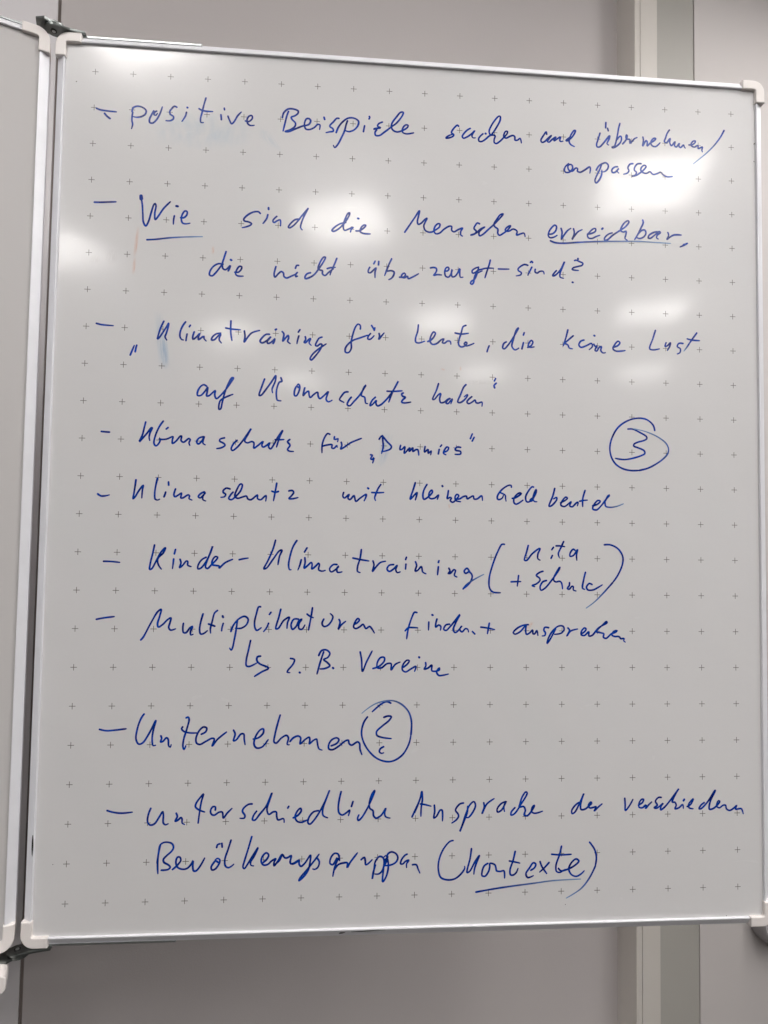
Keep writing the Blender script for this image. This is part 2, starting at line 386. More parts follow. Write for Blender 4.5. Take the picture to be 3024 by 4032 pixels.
WORDS = [
 ('bullet_dash', None,
  'n31,509 77,526 174,537 295,542|n140,573 176,613 213,640'),
 ('handwritten_word', 'handwritten word positive',
  'n510,532 504,592 504,652 514,702 501,763|n501,524 514,471 567,445 641,458 687,499 676,551 620,589 556,600 518,593|n788,496 758,558 735,620 741,662 777,668 825,622 871,533 900,433|n826,497 805,509 793,547 819,556 838,527|n1093,424 1063,412 1028,446 1000,499 1015,533 1051,556 1052,590 1012,619 955,622|n1232,418 1237,421|n1225,488 1214,537 1191,581 1168,619|n1480,270 1456,365 1435,470 1416,567 1422,618 1455,617|n1392,425 1417,440 1475,454 1578,454|n1731,395 1735,419|n1688,492 1692,523 1696,560|n1784,506 1809,567 1836,610 1867,580 1915,491 1963,435|n2021,557 2066,564 2115,512 2105,475 2072,484 2044,534 2055,594 2092,618 2142,611'),
 ('handwritten_word', 'handwritten word Beispiele',
  'n2605,384 2584,447 2561,553 2537,667|n2523,477 2541,406 2599,350 2674,345 2739,370 2735,402 2693,440 2643,464 2657,494 2704,543 2700,587 2647,634 2564,671 2614,671 2714,621 2797,581 2889,549 2913,495 2888,467 2854,473 2827,553 2849,618 2899,622 2966,588 3012,541 3041,548 3037,613|n3095,434 3106,465|n3302,438 3276,436 3226,492 3177,557 3220,589 3229,623 3170,639 3128,652|n3421,465 3405,516 3382,613 3341,712 3292,812 3250,858 3233,827|n3268,643 3296,566 3354,484 3429,426 3514,421 3575,461 3567,523 3517,587 3441,618 3390,604|n3724,382 3731,392 3721,418|n3661,520 3653,561 3646,605|n3908,451 3857,478 3841,514 3884,534 3799,552 3787,561 3833,558 3808,604 3817,647 3869,647 3936,596 4038,510 4106,453 4191,332 4199,291 4164,293 4105,364 4038,475 4047,545 4108,579 4194,553 4262,504 4270,474 4236,471 4193,526 4194,579 4246,599 4349,578'),
 ('handwritten_word', 'handwritten word suchen',
  'n4985,440 4969,426 4937,452 4892,515 4885,542 4918,566 4912,587 4854,617 4808,624 4814,610 4866,576 4905,564|n5151,462 5111,487 5066,536 5039,587 5056,609 5101,592 5169,541 5217,489 5186,540 5178,576 5198,597 5226,593|n5371,522 5375,524|n5334,529 5299,562 5273,604 5280,639 5313,643 5365,611 5417,561 5457,532 5522,434 5581,310 5580,259 5560,258 5508,315 5449,412 5423,488 5444,540 5483,537 5510,549 5497,596 5497,643 5524,659 5576,625 5629,568 5681,505 5688,471 5661,472 5635,521 5635,554 5668,570 5721,542 5768,526 5794,544 5795,591 5834,589 5867,560 5881,586 5888,626'),
 ('handwritten_word', 'handwritten word und',
  'n6255,476 6248,440 6212,492 6171,571 6186,599 6226,585 6275,533 6324,489 6280,555 6266,582 6289,590 6329,552 6391,507 6360,550 6364,565 6409,533 6458,501 6449,535 6449,564 6465,570 6492,562|n6581,509 6536,552 6552,556 6606,516 6655,450 6675,395 6655,396 6610,462 6588,522 6583,567 6606,606 6660,632'),
 ('handwritten_word', 'handwritten word übernehmen',
  'n7123,248 7120,326|n7148,332 7158,367|n7036,411 7012,491 6986,580 6993,614 7028,615 7091,549 7178,441 7170,489 7139,562 7163,577|n7330,249 7310,324 7297,406 7265,550 7248,592 7212,607 7220,614 7248,608 7297,573 7342,521 7354,463 7342,436 7318,449 7289,492|n7371,548 7424,479 7438,422 7428,410 7420,459 7440,474 7477,476 7479,533 7510,503 7547,460 7584,441|n7671,429 7679,473 7668,561 7695,512 7719,478 7735,493 7735,557 7775,515 7839,471 7863,438 7839,434 7799,473 7791,522 7815,552 7863,557 7927,497|n8067,299 8032,355 8007,429 7991,477 8023,491 8063,441 8080,424 8071,480 8095,530 8152,467 8143,524 8167,546 8216,487 8208,528 8232,550 8280,507 8288,531 8304,553|n8361,502 8401,500 8450,465 8458,437 8426,442 8393,484 8401,516 8441,529 8498,502 8498,549 8563,521 8554,570 8562,593'),
 ('slash_mark', None,
  'f8893,253 8840,352 8741,486 8627,605 8529,691 8424,780'),
 ('handwritten_word', 'handwritten word anpassen',
  'n6576,888 6526,938 6518,1001 6542,1018 6597,1004 6636,947 6620,901 6589,899 6565,927 6581,981 6628,994 6683,944 6706,950 6706,990 6745,1003 6808,968 6887,916 6895,947 6887,1007|n7060,866 7028,955 6981,1052 6962,1116 6978,1146 7021,1105 7060,1016 7063,953|n6981,958 7020,892 7076,855 7123,842 7158,876 7147,932 7099,974 7052,977|n7294,889 7249,898 7210,944 7218,978 7257,973 7305,923 7313,910 7289,955 7313,982|n7522,831 7479,841 7447,899 7463,937 7439,975 7384,994|n7643,824 7591,830 7551,877 7543,925 7574,954 7558,995 7503,1018 7566,1002 7630,959 7694,900 7718,859 7694,844 7654,871 7638,919 7678,956 7726,961 7773,935 7821,971 7885,955 7933,933 7973,970 8029,994 8109,986'),
 ('bullet_dash', None,
  'n49,1808 136,1805 224,1797 331,1788'),
 ('handwritten_word', 'handwritten word Wie',
  'b657,1690 661,1727|n661,1719 677,1811 687,1929 699,2047 732,2099 763,2043 799,1906 828,1803 844,1782 858,1810 845,1921 854,2005 890,1960 959,1847 1046,1748|n1127,1803 1147,1806|n1105,1940 1097,1992 1095,2056|n1190,1961 1231,1959 1270,1918 1272,1872 1244,1865 1208,1921 1199,1986 1217,2033 1258,2043 1314,2031|f754,2288 859,2278 1036,2249 1247,2225 1487,2209'),
 ('handwritten_word', 'handwritten word die',
  'n1807,2400 1784,2483 1762,2569 1772,2636 1805,2651 1829,2633 1861,2589|n1770,2577 1713,2571 1648,2608 1601,2678 1595,2732 1628,2744 1675,2700 1731,2621 1770,2560|n1872,2509 1882,2515|n1869,2597 1854,2641 1843,2663|n1932,2679 1978,2677 2018,2633 2022,2599 1992,2595 1957,2644 1943,2704 1971,2728 2045,2728'),
 ('handwritten_word', 'handwritten word sind',
  'n2253,1845 2232,1824 2166,1828 2085,1875 2033,1937 2041,1959 2104,1973 2141,1995 2121,2018 2064,2043 2015,2056|n2364,1760 2366,1781|n2356,1857 2342,1912 2294,1983|n2478,1874 2442,1911 2426,1942 2443,1962 2484,1936 2525,1920 2532,2005|n2787,1897 2733,1905 2676,1955 2639,2017 2653,2026 2702,1996 2759,1933 2816,1853 2901,1741|n2901,1741 2857,1833 2818,1939 2806,2017 2828,2045'),
 ('handwritten_word', 'handwritten word die',
  'n3422,1910 3355,1928 3272,1984 3236,2034 3256,2043 3323,2007 3406,1916 3471,1800 3474,1769 3451,1781 3405,1891 3390,1978 3408,2020 3466,2000 3525,1971 3500,2007 3489,2042|n3590,1843 3601,1846|n3568,2020 3610,2018 3677,1971 3702,1935 3677,1932 3635,1974 3624,2026 3662,2050 3764,2054'),
 ('handwritten_word', 'handwritten word nicht',
  'n2482,2576 2470,2624 2460,2684 2472,2723 2517,2673 2558,2640 2587,2661 2593,2703 2626,2727 2700,2695 2766,2661|n2790,2544 2764,2545 2748,2585|n2774,2644 2758,2662 2754,2704 2775,2695|n2953,2639 2908,2655 2880,2699 2884,2724 2926,2714 3000,2667 3065,2579 3130,2473 3154,2412 3129,2413 3080,2492 3057,2579 3082,2595 3116,2602 3117,2645 3151,2669 3200,2624 3266,2569|n3310,2421 3274,2517 3233,2614 3221,2657|n3182,2570 3232,2554 3291,2548'),
 ('handwritten_word', 'handwritten word überzeugt',
  'n3838,2435 3821,2471|n3889,2436 3886,2485|n3765,2525 3747,2564 3747,2598 3776,2600 3814,2564 3853,2528 3840,2585 3841,2666|n4067,2390 4034,2464 4001,2552 3973,2631|n4001,2569 4061,2558 4103,2573 4096,2625 4062,2670 4032,2685|n4181,2644 4232,2641 4263,2609 4248,2584 4218,2602 4207,2637 4249,2648 4292,2625 4301,2659 4369,2630 4445,2583|n4611,2493 4653,2485 4690,2494 4698,2524 4676,2571 4654,2598 4699,2585 4767,2586|n4811,2526 4849,2525 4871,2493 4856,2471 4826,2488 4812,2557 4827,2602 4865,2612 4902,2560 4917,2499 4907,2537 4918,2605 4956,2596 4993,2548 5022,2486 5023,2562 5034,2607 5069,2603|n5288,2451 5242,2468 5197,2508 5205,2539 5243,2529 5280,2489 5291,2458|n5280,2492 5266,2551 5229,2629 5191,2654 5176,2685 5199,2699 5221,2667 5228,2614 5251,2552 5341,2502|n5454,2343 5440,2405 5410,2498 5380,2599|n5288,2492 5334,2479 5394,2461 5501,2456|n5570,2463 5638,2462 5723,2458'),
 ('handwritten_word', 'handwritten word sind',
  'n5991,2391 5945,2381 5883,2415 5850,2455 5861,2477 5899,2499 5892,2530 5826,2550|n6029,2346 6049,2330 6060,2348|n6049,2415 6022,2470 5992,2533|n6099,2443 6096,2482 6130,2495 6161,2471 6215,2468 6226,2503|n6403,2448 6368,2488 6349,2524 6373,2523 6419,2486 6473,2414 6519,2316 6488,2398 6455,2492 6458,2538 6507,2554'),
 ('question_mark', None,
  'n6715,2260 6718,2265|n6667,2289 6690,2283 6737,2301 6787,2325 6776,2353 6721,2371 6644,2398 6631,2419 6667,2428 6722,2430|n6636,2604 6644,2606'),
 ('handwritten_word', 'handwritten word Menschen',
  'n4244,2004 4293,1928 4373,1802 4447,1688 4433,1768 4419,1845 4432,1883 4472,1865 4524,1809 4554,1789 4525,1855 4510,1901 4529,1962 4579,1986 4632,1979 4669,1954 4729,1905 4736,1862 4706,1861 4668,1901 4654,1963 4677,2003 4730,1994 4797,1932 4872,1886 4903,1889 4903,1942 4934,1964 4994,1930 5058,1904 5032,1951 5033,2004 5056,2019|n5297,1830 5267,1819 5237,1856 5219,1903 5253,1939 5238,1971 5169,1997 5192,1996 5253,1962 5321,1898 5374,1872 5329,1905 5291,1953 5299,2002 5344,1981 5420,1908 5496,1835 5572,1753 5633,1670 5594,1683 5541,1755 5504,1819 5512,1857 5558,1893 5558,1954 5581,1981 5635,1951 5711,1885 5741,1834 5718,1841 5673,1879 5665,1910 5711,1916 5780,1881 5834,1909 5827,1964 5881,1946 5934,1932 5950,1981'),
 ('handwritten_word', 'handwritten word erreichbar',
  'n6293,1928 6347,1918 6393,1869 6401,1806 6378,1792 6331,1833 6293,1897 6285,1952 6309,1977 6363,1968 6412,1938|n6468,1834 6484,1887 6475,1989 6510,1933 6565,1860 6611,1826|n6650,1832 6661,1878 6655,1925 6630,1985 6658,1941 6720,1867 6775,1838|n6853,1899 6924,1880 6971,1847 6971,1812 6939,1817 6885,1867 6853,1915 6869,1953 6916,1958 6986,1924 7033,1906|n7065,1814 7077,1802|n7214,1862 7159,1884 7104,1941 7104,1972 7143,1966 7222,1896 7317,1829 7411,1761 7462,1688 7451,1673 7411,1691 7356,1764 7340,1820 7380,1841 7419,1827 7414,1886 7403,1934 7435,1956|n7665,1651 7673,1685 7633,1781 7585,1878 7545,1942|n7593,1862 7649,1804 7696,1797 7712,1840 7680,1896 7617,1923 7577,1912|n7879,1812 7823,1826 7759,1869 7747,1908 7775,1912 7839,1865 7911,1806 7926,1821 7879,1863 7870,1902 7894,1917|n8038,1815 8049,1854 8022,1918 8062,1885 8126,1847 8238,1841|f6316,2023 6379,2045 6503,2048 6721,2024 7002,1998 7316,1979 7632,1966 7823,1969 8077,1972|n8325,1959 8269,1992 8217,2018|n8317,1966 8269,1981'),
 ('bullet_dash', None,
  'n132,3457 193,3471 273,3477 352,3480'),
 ('quotation_mark', None,
  'n585,3868 606,3809 633,3737|n665,3732 656,3766 648,3820'),
 ('handwritten_word', 'handwritten word Klimatraining',
  'n1009,3393 976,3470 950,3554 933,3638 956,3617 1002,3544 1056,3450 1074,3416 1065,3483 1043,3567 1031,3604 1055,3647|n1296,3390 1257,3450 1228,3535 1230,3602 1255,3634 1274,3638|n1359,3434 1347,3455|n1320,3556 1312,3607 1308,3644|n1413,3523 1396,3590 1400,3623 1447,3588 1487,3541 1472,3587 1473,3626 1520,3590 1544,3578 1545,3606 1575,3640|n1763,3526 1706,3538 1655,3585 1646,3624 1684,3618 1739,3557 1768,3539 1748,3590 1749,3623 1777,3659|n1897,3352 1896,3450 1901,3534 1917,3620|n1831,3452 1900,3463 2027,3470|n2080,3484 2090,3560 2081,3636 2115,3584 2179,3506 2285,3468|n2416,3516 2373,3518 2316,3572 2293,3617 2318,3638 2382,3606 2438,3545 2410,3583 2389,3613 2397,3642 2440,3626 2489,3572|n2508,3443 2497,3449|n2490,3580 2483,3612 2469,3639|n2588,3472 2611,3501 2605,3560 2598,3605 2634,3559 2669,3521 2677,3558 2663,3602 2700,3634|n2827,3436 2806,3471|n2814,3523 2798,3582 2790,3630|n2901,3531 2909,3563 2888,3609 2903,3615 2953,3562 2974,3553 2954,3614 2984,3646|n3127,3528 3091,3542 3055,3602 3042,3644 3064,3654 3107,3623 3129,3629 3108,3697 3052,3780 2988,3849 2973,3835 3001,3775 3079,3698 3187,3619'),
 ('handwritten_word', 'handwritten word auf',
  'n1599,4257 1563,4236 1521,4259 1481,4333 1482,4384 1524,4383 1579,4323 1613,4271 1608,4329 1602,4387 1631,4384 1686,4334 1714,4311 1708,4369 1731,4420 1786,4374 1841,4307 1910,4203 1951,4128 1929,4129 1882,4218 1842,4329 1810,4468 1791,4556 1770,4564 1768,4499 1788,4440 1858,4394 1949,4354'),
 ('handwritten_word', 'handwritten word Klimaschutz',
  'n2366,4132 2332,4232 2299,4358 2321,4357 2397,4260 2467,4155 2515,4079 2510,4153 2469,4272 2478,4316|n2584,4107 2599,4157 2568,4166 2534,4255 2529,4358 2545,4416 2591,4422|n2822,4231 2800,4217 2772,4277 2774,4343 2795,4349 2830,4289 2840,4216 2821,4184 2797,4217|n2909,4235 2895,4295 2889,4343 2924,4301 2960,4278 2969,4329 2984,4365 3034,4320 3084,4289 3092,4340 3115,4376 3165,4338 3229,4276 3215,4321 3202,4388 3232,4416 3282,4393|n3496,4271 3455,4277 3405,4337 3384,4382 3428,4410 3443,4417|n3542,4344 3513,4382 3489,4449 3522,4463 3579,4402 3651,4318 3708,4227 3740,4170 3715,4198 3687,4273 3680,4317 3725,4338 3733,4382 3741,4419 3767,4425|n3872,4333 3828,4379 3800,4454 3829,4438 3887,4377 3880,4415 3903,4451 3947,4435 4005,4381 4063,4312 4135,4199 4185,4100 4149,4168 4099,4274 4057,4394|n4032,4244 4136,4243 4239,4232|n4254,4262 4232,4277 4248,4307 4285,4320 4248,4359 4234,4389 4271,4399 4360,4385'),
 ('handwritten_word', 'handwritten word haben',
  'n4743,4116 4715,4209 4664,4338 4686,4337 4745,4268 4775,4252 4761,4327 4776,4379 4828,4370 4873,4331 4910,4315 4873,4339 4851,4384 4874,4391 4918,4345 4940,4322 4918,4390|n5126,4118 5096,4152 5052,4258 5015,4364 5046,4371 5105,4332 5150,4270 5150,4255 5105,4287|n5210,4283 5165,4322 5143,4360 5166,4382 5226,4350 5255,4327 5271,4364 5301,4370 5354,4354 5354,4411'),
 ('handwritten_word', 'handwritten word für',
  'n3650,3394 3649,3344 3619,3326 3583,3369 3548,3475 3528,3580 3530,3670 3494,3727 3453,3724 3449,3673 3485,3612 3550,3557 3652,3516 3754,3475|n3804,3338 3827,3375 3839,3396|n3849,3371 3842,3404|n3791,3451 3762,3489 3755,3527 3785,3533 3829,3494 3840,3479|n3909,3446 3917,3483 3906,3528 3947,3475 3978,3436'),
 ('handwritten_word', 'handwritten word Leute',
  'n4452,3304 4443,3395 4415,3494 4420,3546 4460,3557 4542,3529|n4587,3532 4631,3508 4676,3454 4690,3408 4667,3394 4631,3448 4617,3524 4647,3567 4707,3558 4781,3495 4811,3486 4789,3539 4819,3546 4864,3514 4901,3520 4909,3557|n5117,3285 5080,3302 5051,3401 5022,3493 5019,3561 5053,3590 5105,3573 5135,3534 5120,3519 5097,3543 5120,3572 5158,3566 5233,3533|n4968,3397 5051,3409 5153,3394|n5448,3560 5430,3606 5419,3644'),
 ('quotation_mark', None,
  'n5543,4019 5526,4052|n5552,4083 5522,4117 5531,4148'),
 ('handwritten_word', 'handwritten word die',
  'n5691,3495 5656,3518 5641,3584 5663,3594 5717,3538 5803,3404 5864,3289 5836,3316 5793,3448 5772,3557 5816,3603 5870,3575|n5945,3355 5934,3388|n5935,3497 5914,3584|n5997,3560 6044,3536 6070,3481 6048,3460 6012,3505 6005,3548 6045,3558 6088,3550'),
 ('handwritten_word', 'handwritten word keine',
  'n6571,3291 6545,3397 6506,3519|n6649,3371 6571,3440 6532,3480 6572,3505 6594,3548 6638,3557|n6804,3426 6759,3443 6731,3499 6760,3531 6837,3506 6915,3470 6926,3514 6881,3559|n6952,3355 6959,3359|n6948,3480 6970,3512 6992,3500 6966,3567 6988,3577 7026,3521 7059,3509 7048,3564 7081,3600 7115,3594|n7226,3513 7293,3489 7327,3444 7300,3423 7248,3479 7226,3535 7271,3566 7405,3553'),
 ('handwritten_word', 'handwritten word Lust',
  'n7848,3247 7809,3370 7764,3515 7820,3528 7906,3510|n8005,3418 7989,3473 8023,3461 8069,3415 8057,3471 8023,3527|n8254,3419 8193,3421 8170,3467 8215,3498 8208,3553 8170,3573|n8460,3260 8387,3359 8341,3427|f8341,3427 8306,3479 8267,3529|n8318,3350 8386,3365 8500,3370'),
 ('bullet_dash', None,
  'n246,4905 293,4909 348,4911'),
 ('handwritten_word', 'handwritten word Klimaschutz',
  'n814,4763 798,4837 777,4936 740,5028 763,5002 832,4918 890,4838 901,4838 876,4901 865,4967 874,5008|n1042,4745 996,4815 944,4948 931,5047 956,5079 987,5054 1010,4996 993,4976 1009,4988 1089,4985 1176,4950 1169,4991 1171,5041 1218,5007 1272,4939 1288,4939 1282,4997 1314,5021 1385,4969 1402,4985 1387,5027 1399,5061|n1108,4829 1085,4849|n1577,4939 1521,4957 1487,5008 1508,5040 1555,4998 1585,4939 1571,4989 1572,5030 1601,5049|n1852,4948 1796,4966 1789,4991 1846,5023 1863,5047 1815,5082 1754,5095|n2020,4977 1976,5020 1945,5095 1962,5116 2026,5068 2104,4966 2201,4814 2167,4882 2121,4983 2154,5007 2219,4988 2244,5004 2245,5076 2293,5044 2365,4984 2350,5035 2367,5059 2416,5033 2456,4999 2440,5049 2466,5081 2505,5031 2560,4921 2624,4828 2585,4920 2547,5054|n2528,4955 2594,4953 2643,4949|n2722,4947 2693,4976 2727,5025 2695,5084 2720,5105 2775,5108'),
 ('bullet_dash', None,
  'n227,5735 267,5760 322,5759 376,5745'),
 ('handwritten_word', 'handwritten word Klimaschutz',
  'n712,5540 703,5624 691,5722 682,5791 708,5763 760,5672 809,5609 800,5671 795,5777|n990,5512 972,5602 960,5717 970,5790 1002,5801 1026,5789|n1135,5558 1139,5599|n1102,5694 1092,5730 1083,5755|n1229,5649 1210,5728 1224,5752 1271,5727 1310,5701 1301,5767 1328,5766 1398,5724 1415,5740 1408,5773 1448,5792|n1606,5679 1558,5705 1530,5746 1552,5762 1591,5728 1622,5690 1588,5745 1593,5786 1628,5801|n1943,5634 1894,5624 1855,5657 1855,5682 1888,5706 1873,5739 1825,5748|n1984,5676 1953,5713 1930,5763 1963,5778 2026,5728 2089,5644 2103,5570 2079,5565 2032,5645 2010,5728 2043,5757 2123,5734 2164,5725 2181,5761 2222,5773 2285,5723 2309,5706 2310,5755 2351,5771 2399,5729 2423,5712 2420,5786|n2561,5543 2547,5635 2523,5781|n2498,5652 2544,5665 2585,5654|n2724,5644 2773,5638 2790,5663 2758,5713 2726,5747 2775,5749 2849,5731'),
 ('handwritten_word', 'handwritten word für',
  'n3260,4861 3232,4850 3191,4905 3160,5006 3159,5115|n3161,5026 3227,5008 3293,5003 3290,5045 3319,5052 3359,5009 3363,5035|n3324,4893 3321,4927 3349,4926 3374,4917 3367,4959|n3417,4966 3426,5008 3410,5058 3459,5032 3542,4971 3691,4905'),
 ('quotation_mark', None,
  'n3820,5127 3845,5131 3821,5182 3846,5190 3866,5164 3850,5237'),
 ('handwritten_word', 'handwritten word Dummies',
  'n3934,4910 3950,4881 3975,4859 3992,4883|n3978,4859 3984,4934 3990,5010 3970,5103|n3992,4880 4043,4941 4103,5007 4087,5041 4012,5072 3970,5079|n4229,4987 4221,5046 4247,5042 4288,5002 4281,5095 4356,5017 4348,5068 4398,5016 4399,5067 4441,5040 4466,5040 4481,5115|n4567,4995 4560,5071 4602,5036 4610,5036 4611,5087 4653,5052 4645,5106|n4796,4967 4779,4989|n4763,5029 4752,5092|n4831,5064 4874,5046 4894,5003 4870,4992 4839,5030 4823,5081 4857,5101|n5061,4994 5018,4988 4984,5018 4993,5035 5061,5050 5062,5084 4985,5091'),
 ('quotation_mark', None,
  'n5222,4802 5196,4868|n5248,4849 5222,4901'),
 ('handwritten_word', 'handwritten word mit',
  'n3462,5650 3452,5700 3472,5725 3537,5674 3522,5724 3547,5745 3604,5689 3613,5714 3630,5767 3688,5721 3770,5669 3763,5711 3742,5758|n3789,5582 3799,5590|n3965,5531 3928,5590 3895,5675 3884,5717 3897,5750|n3845,5642 3920,5644 4007,5639'),
 ('handwritten_word', 'handwritten word kleinem',
  'n4438,5496 4414,5580 4371,5724 4399,5698 4465,5629 4458,5672 4442,5731|n4599,5517 4558,5594 4545,5678 4559,5720 4610,5694 4677,5617 4668,5592 4634,5626 4627,5685 4652,5710 4711,5700 4762,5657 4745,5716|n4811,5530 4816,5538|n4897,5595 4889,5654 4881,5705 4923,5687 4940,5696 4924,5730 4958,5754 5017,5702 5042,5660 5016,5643 4991,5678 5000,5728 5068,5744|n4999,5707 5052,5706 5105,5673 5148,5666 5159,5703 5201,5681 5244,5660 5255,5702 5297,5701 5361,5657 5372,5720'),
 ('handwritten_word', 'handwritten word Geld',
  'n5777,5528 5772,5503 5738,5504 5678,5537 5622,5589 5580,5662 5584,5696 5606,5704 5649,5682 5664,5648|n5618,5606 5657,5622 5691,5643 5696,5685 5703,5723|n5791,5683 5825,5678 5885,5643 5916,5613 5894,5605 5847,5635 5812,5691 5817,5746 5843,5763 5886,5745 5942,5704|n6088,5520 6071,5516 6015,5581 5978,5662 5990,5722 6011,5730 6046,5716 6072,5678|n6076,5673 6046,5695 6041,5716 6063,5716 6093,5664 6127,5591 6127,5553 6106,5592 6084,5660 6085,5699 6106,5722 6137,5723'),
 ('handwritten_word', 'handwritten word beutel',
  'n6390,5534 6364,5637 6311,5783 6343,5776 6419,5689 6419,5657 6375,5679|n6474,5731 6539,5697 6572,5665 6550,5650 6495,5709 6478,5763 6528,5783 6604,5728 6626,5713 6605,5771 6637,5785 6703,5726 6725,5719 6714,5769|n6823,5553 6790,5671 6790,5778|n6747,5704 6801,5692 6856,5687|n6933,5765 6999,5742 7043,5698 7010,5688 6955,5743 6933,5807 6988,5821 7054,5762 7120,5675 7175,5610 7153,5621 7109,5708|f7109,5708 7120,5767 7186,5781 7285,5764 7374,5728'),
 ('handwritten_numeral', 'handwritten numeral 3 inside a ring',
  'n7442,4672 7507,4670 7627,4721 7712,4772 7717,4801 7677,4827 7587,4854 7531,4884 7526,4909 7596,4936 7677,4973 7687,5012 7636,5043 7526,5080 7406,5104 7326,5102 7261,5091'),
 ('hand_drawn_ring', None,
  'n7833,4681 7813,4612 7738,4541 7648,4514 7527,4523 7407,4570 7297,4656 7227,4766 7187,4884 7182,4991 7207,5087 7266,5173 7366,5234 7486,5258 7606,5253|f7606,5253 7726,5221 7847,5159 7958,5079 8019,5009 8034,4940 7999,4862 7909,4791 7788,4731 7657,4690 7527,4665'),
 ('bullet_dash', None,
  'n332,6620 429,6622 539,6632'),
 ('handwritten_word', 'handwritten word Kinder',
  'n979,6397 960,6502 933,6632 927,6720 951,6712 1011,6598 1070,6484 1120,6432 1095,6500 1033,6566 1023,6606 1044,6671 1077,6714|n1252,6453 1239,6511|n1232,6579 1226,6652 1220,6706|n1315,6582 1329,6627 1311,6692 1346,6667 1400,6602 1416,6609 1417,6658 1461,6677|n1653,6550 1598,6583 1553,6656 1551,6705 1586,6697 1640,6631 1693,6525 1734,6402 1708,6492 1671,6590 1649,6680 1674,6700 1728,6646 1790,6580 1806,6548 1773,6540 1735,6597 1736,6646 1784,6657 1833,6669 1826,6694 1904,6620 2002,6573'),
 ('hyphen_mark', None,
  'n2088,6577 2144,6564 2205,6554'),
 ('handwritten_word', 'handwritten word Multiplikatoren',
  'n841,7643 869,7611 957,7435 1047,7274 1090,7242 1073,7338 1049,7434 1061,7474 1115,7442 1176,7378 1220,7353 1209,7417 1195,7482 1220,7514 1283,7497|n1383,7425 1377,7481 1387,7545 1419,7548 1472,7480 1504,7464 1478,7528 1483,7577 1511,7568|n1634,7299 1605,7415 1595,7512 1610,7563 1649,7557 1696,7519|n1821,7253 1785,7285 1756,7398 1735,7495 1740,7551|n1709,7431 1758,7447 1790,7459|n1890,7325 1897,7341|n1901,7422 1886,7478 1882,7519|n2084,7388 2071,7510 2050,7639 2032,7735 2014,7776 1994,7748|n2004,7526 2030,7453 2100,7364 2179,7328 2225,7363 2206,7436 2135,7485 2062,7485|n2385,7200 2361,7200 2331,7298 2310,7411 2320,7484 2344,7512 2400,7476|n2524,7272 2504,7300|n2495,7418 2472,7475 2433,7527|n2653,7231 2631,7328 2594,7491 2626,7483 2697,7377 2769,7336 2746,7409 2740,7482|n2888,7360 2830,7361 2793,7438 2814,7496 2861,7457 2898,7380 2936,7360 2899,7418 2900,7486 2939,7495 2977,7437|n3073,7208 3061,7301 3026,7505|n3003,7292 3042,7321 3087,7340|n3227,7358 3205,7417 3229,7455 3277,7445 3334,7377 3347,7319 3313,7284|n3432,7361 3446,7396 3424,7493 3462,7435 3520,7386|n3638,7424 3677,7404 3705,7365 3685,7346 3647,7395 3629,7463 3658,7482 3717,7453 3755,7423 3775,7452 3795,7481 3844,7452 3874,7481 3910,7539'),
 ('bullet_dash', None,
  'n267,7378 360,7359 492,7342'),
 ('handwritten_word', 'handwritten word finden',
  'n4483,7263 4453,7257 4414,7332 4367,7488 4349,7616|n4328,7508 4367,7469 4446,7465 4496,7468|n4692,7291 4702,7296|n4648,7389 4645,7497|n4759,7349 4744,7408 4744,7457 4784,7428 4814,7447 4808,7496|n4933,7417 4883,7427 4854,7486 4884,7502 4944,7446 5023,7348 5072,7288 5013,7407 4984,7495 5015,7529 5084,7465 5104,7436 5074,7485 5105,7520 5154,7475 5185,7485 5195,7520|n5249,7514 5282,7547'),
 ('plus_mark', None,
  'n5482,7400 5457,7542|n5365,7454 5446,7464 5557,7487'),
 ('handwritten_word', 'handwritten word Klimatraining',
  'n2562,6311 2530,6433 2466,6589 2416,6696 2449,6686 2533,6569 2617,6451 2650,6441 2619,6529 2602,6636|n2846,6311 2799,6390 2763,6507 2743,6644 2758,6702 2777,6702|n2984,6407 2952,6462|n2910,6568 2892,6642 2868,6705|n2958,6540 2963,6602 2951,6680 2989,6651 3047,6601 3057,6630 3054,6689 3106,6649 3144,6610 3154,6629 3146,6698 3191,6717 3234,6706|n3389,6626 3340,6627 3292,6686 3312,6725 3370,6695 3418,6645 3390,6675 3400,6730 3459,6723|n3715,6420 3701,6534 3668,6652 3669,6715 3704,6730|n3603,6535 3701,6554 3820,6572|n3875,6571 3890,6620 3871,6713 3920,6649 3978,6590 4047,6573|n4156,6617 4097,6627 4068,6677 4098,6710 4157,6676 4206,6626 4187,6685 4208,6725 4247,6714|n4330,6516 4320,6546|n4325,6609 4320,6674|n4454,6574 4471,6623 4452,6702 4485,6692 4535,6638 4545,6662 4555,6711 4600,6736|n4777,6556 4770,6580|n4770,6639 4760,6748|n4915,6657 4931,6697 4906,6727 4936,6726 4985,6676 5006,6686 4992,6755 5027,6775|n5197,6694 5166,6654 5127,6694 5147,6724 5197,6703 5238,6753 5219,6832 5159,6902 5115,6936|f5115,6936 5159,6882 5239,6822 5399,6735'),
 ('bracket_mark', None,
  'n5684,6320 5651,6320 5591,6424 5518,6616 5475,6793 5483,6924 5528,6975 5633,6984'),
 ('handwritten_word', 'handwritten word Kita',
  'n6019,6332 5997,6418 5968,6534 5998,6537 6073,6447 6178,6369 6186,6374 6156,6446 6156,6512 6186,6531|n6375,6351 6352,6384|n6360,6465 6342,6503|n6519,6270 6481,6353 6444,6442 6459,6489|n6413,6331 6466,6330 6535,6340|n6680,6387 6657,6372 6611,6432 6611,6472 6657,6461 6710,6386 6718,6379 6703,6453 6707,6525'),
 ('bracket_mark', None,
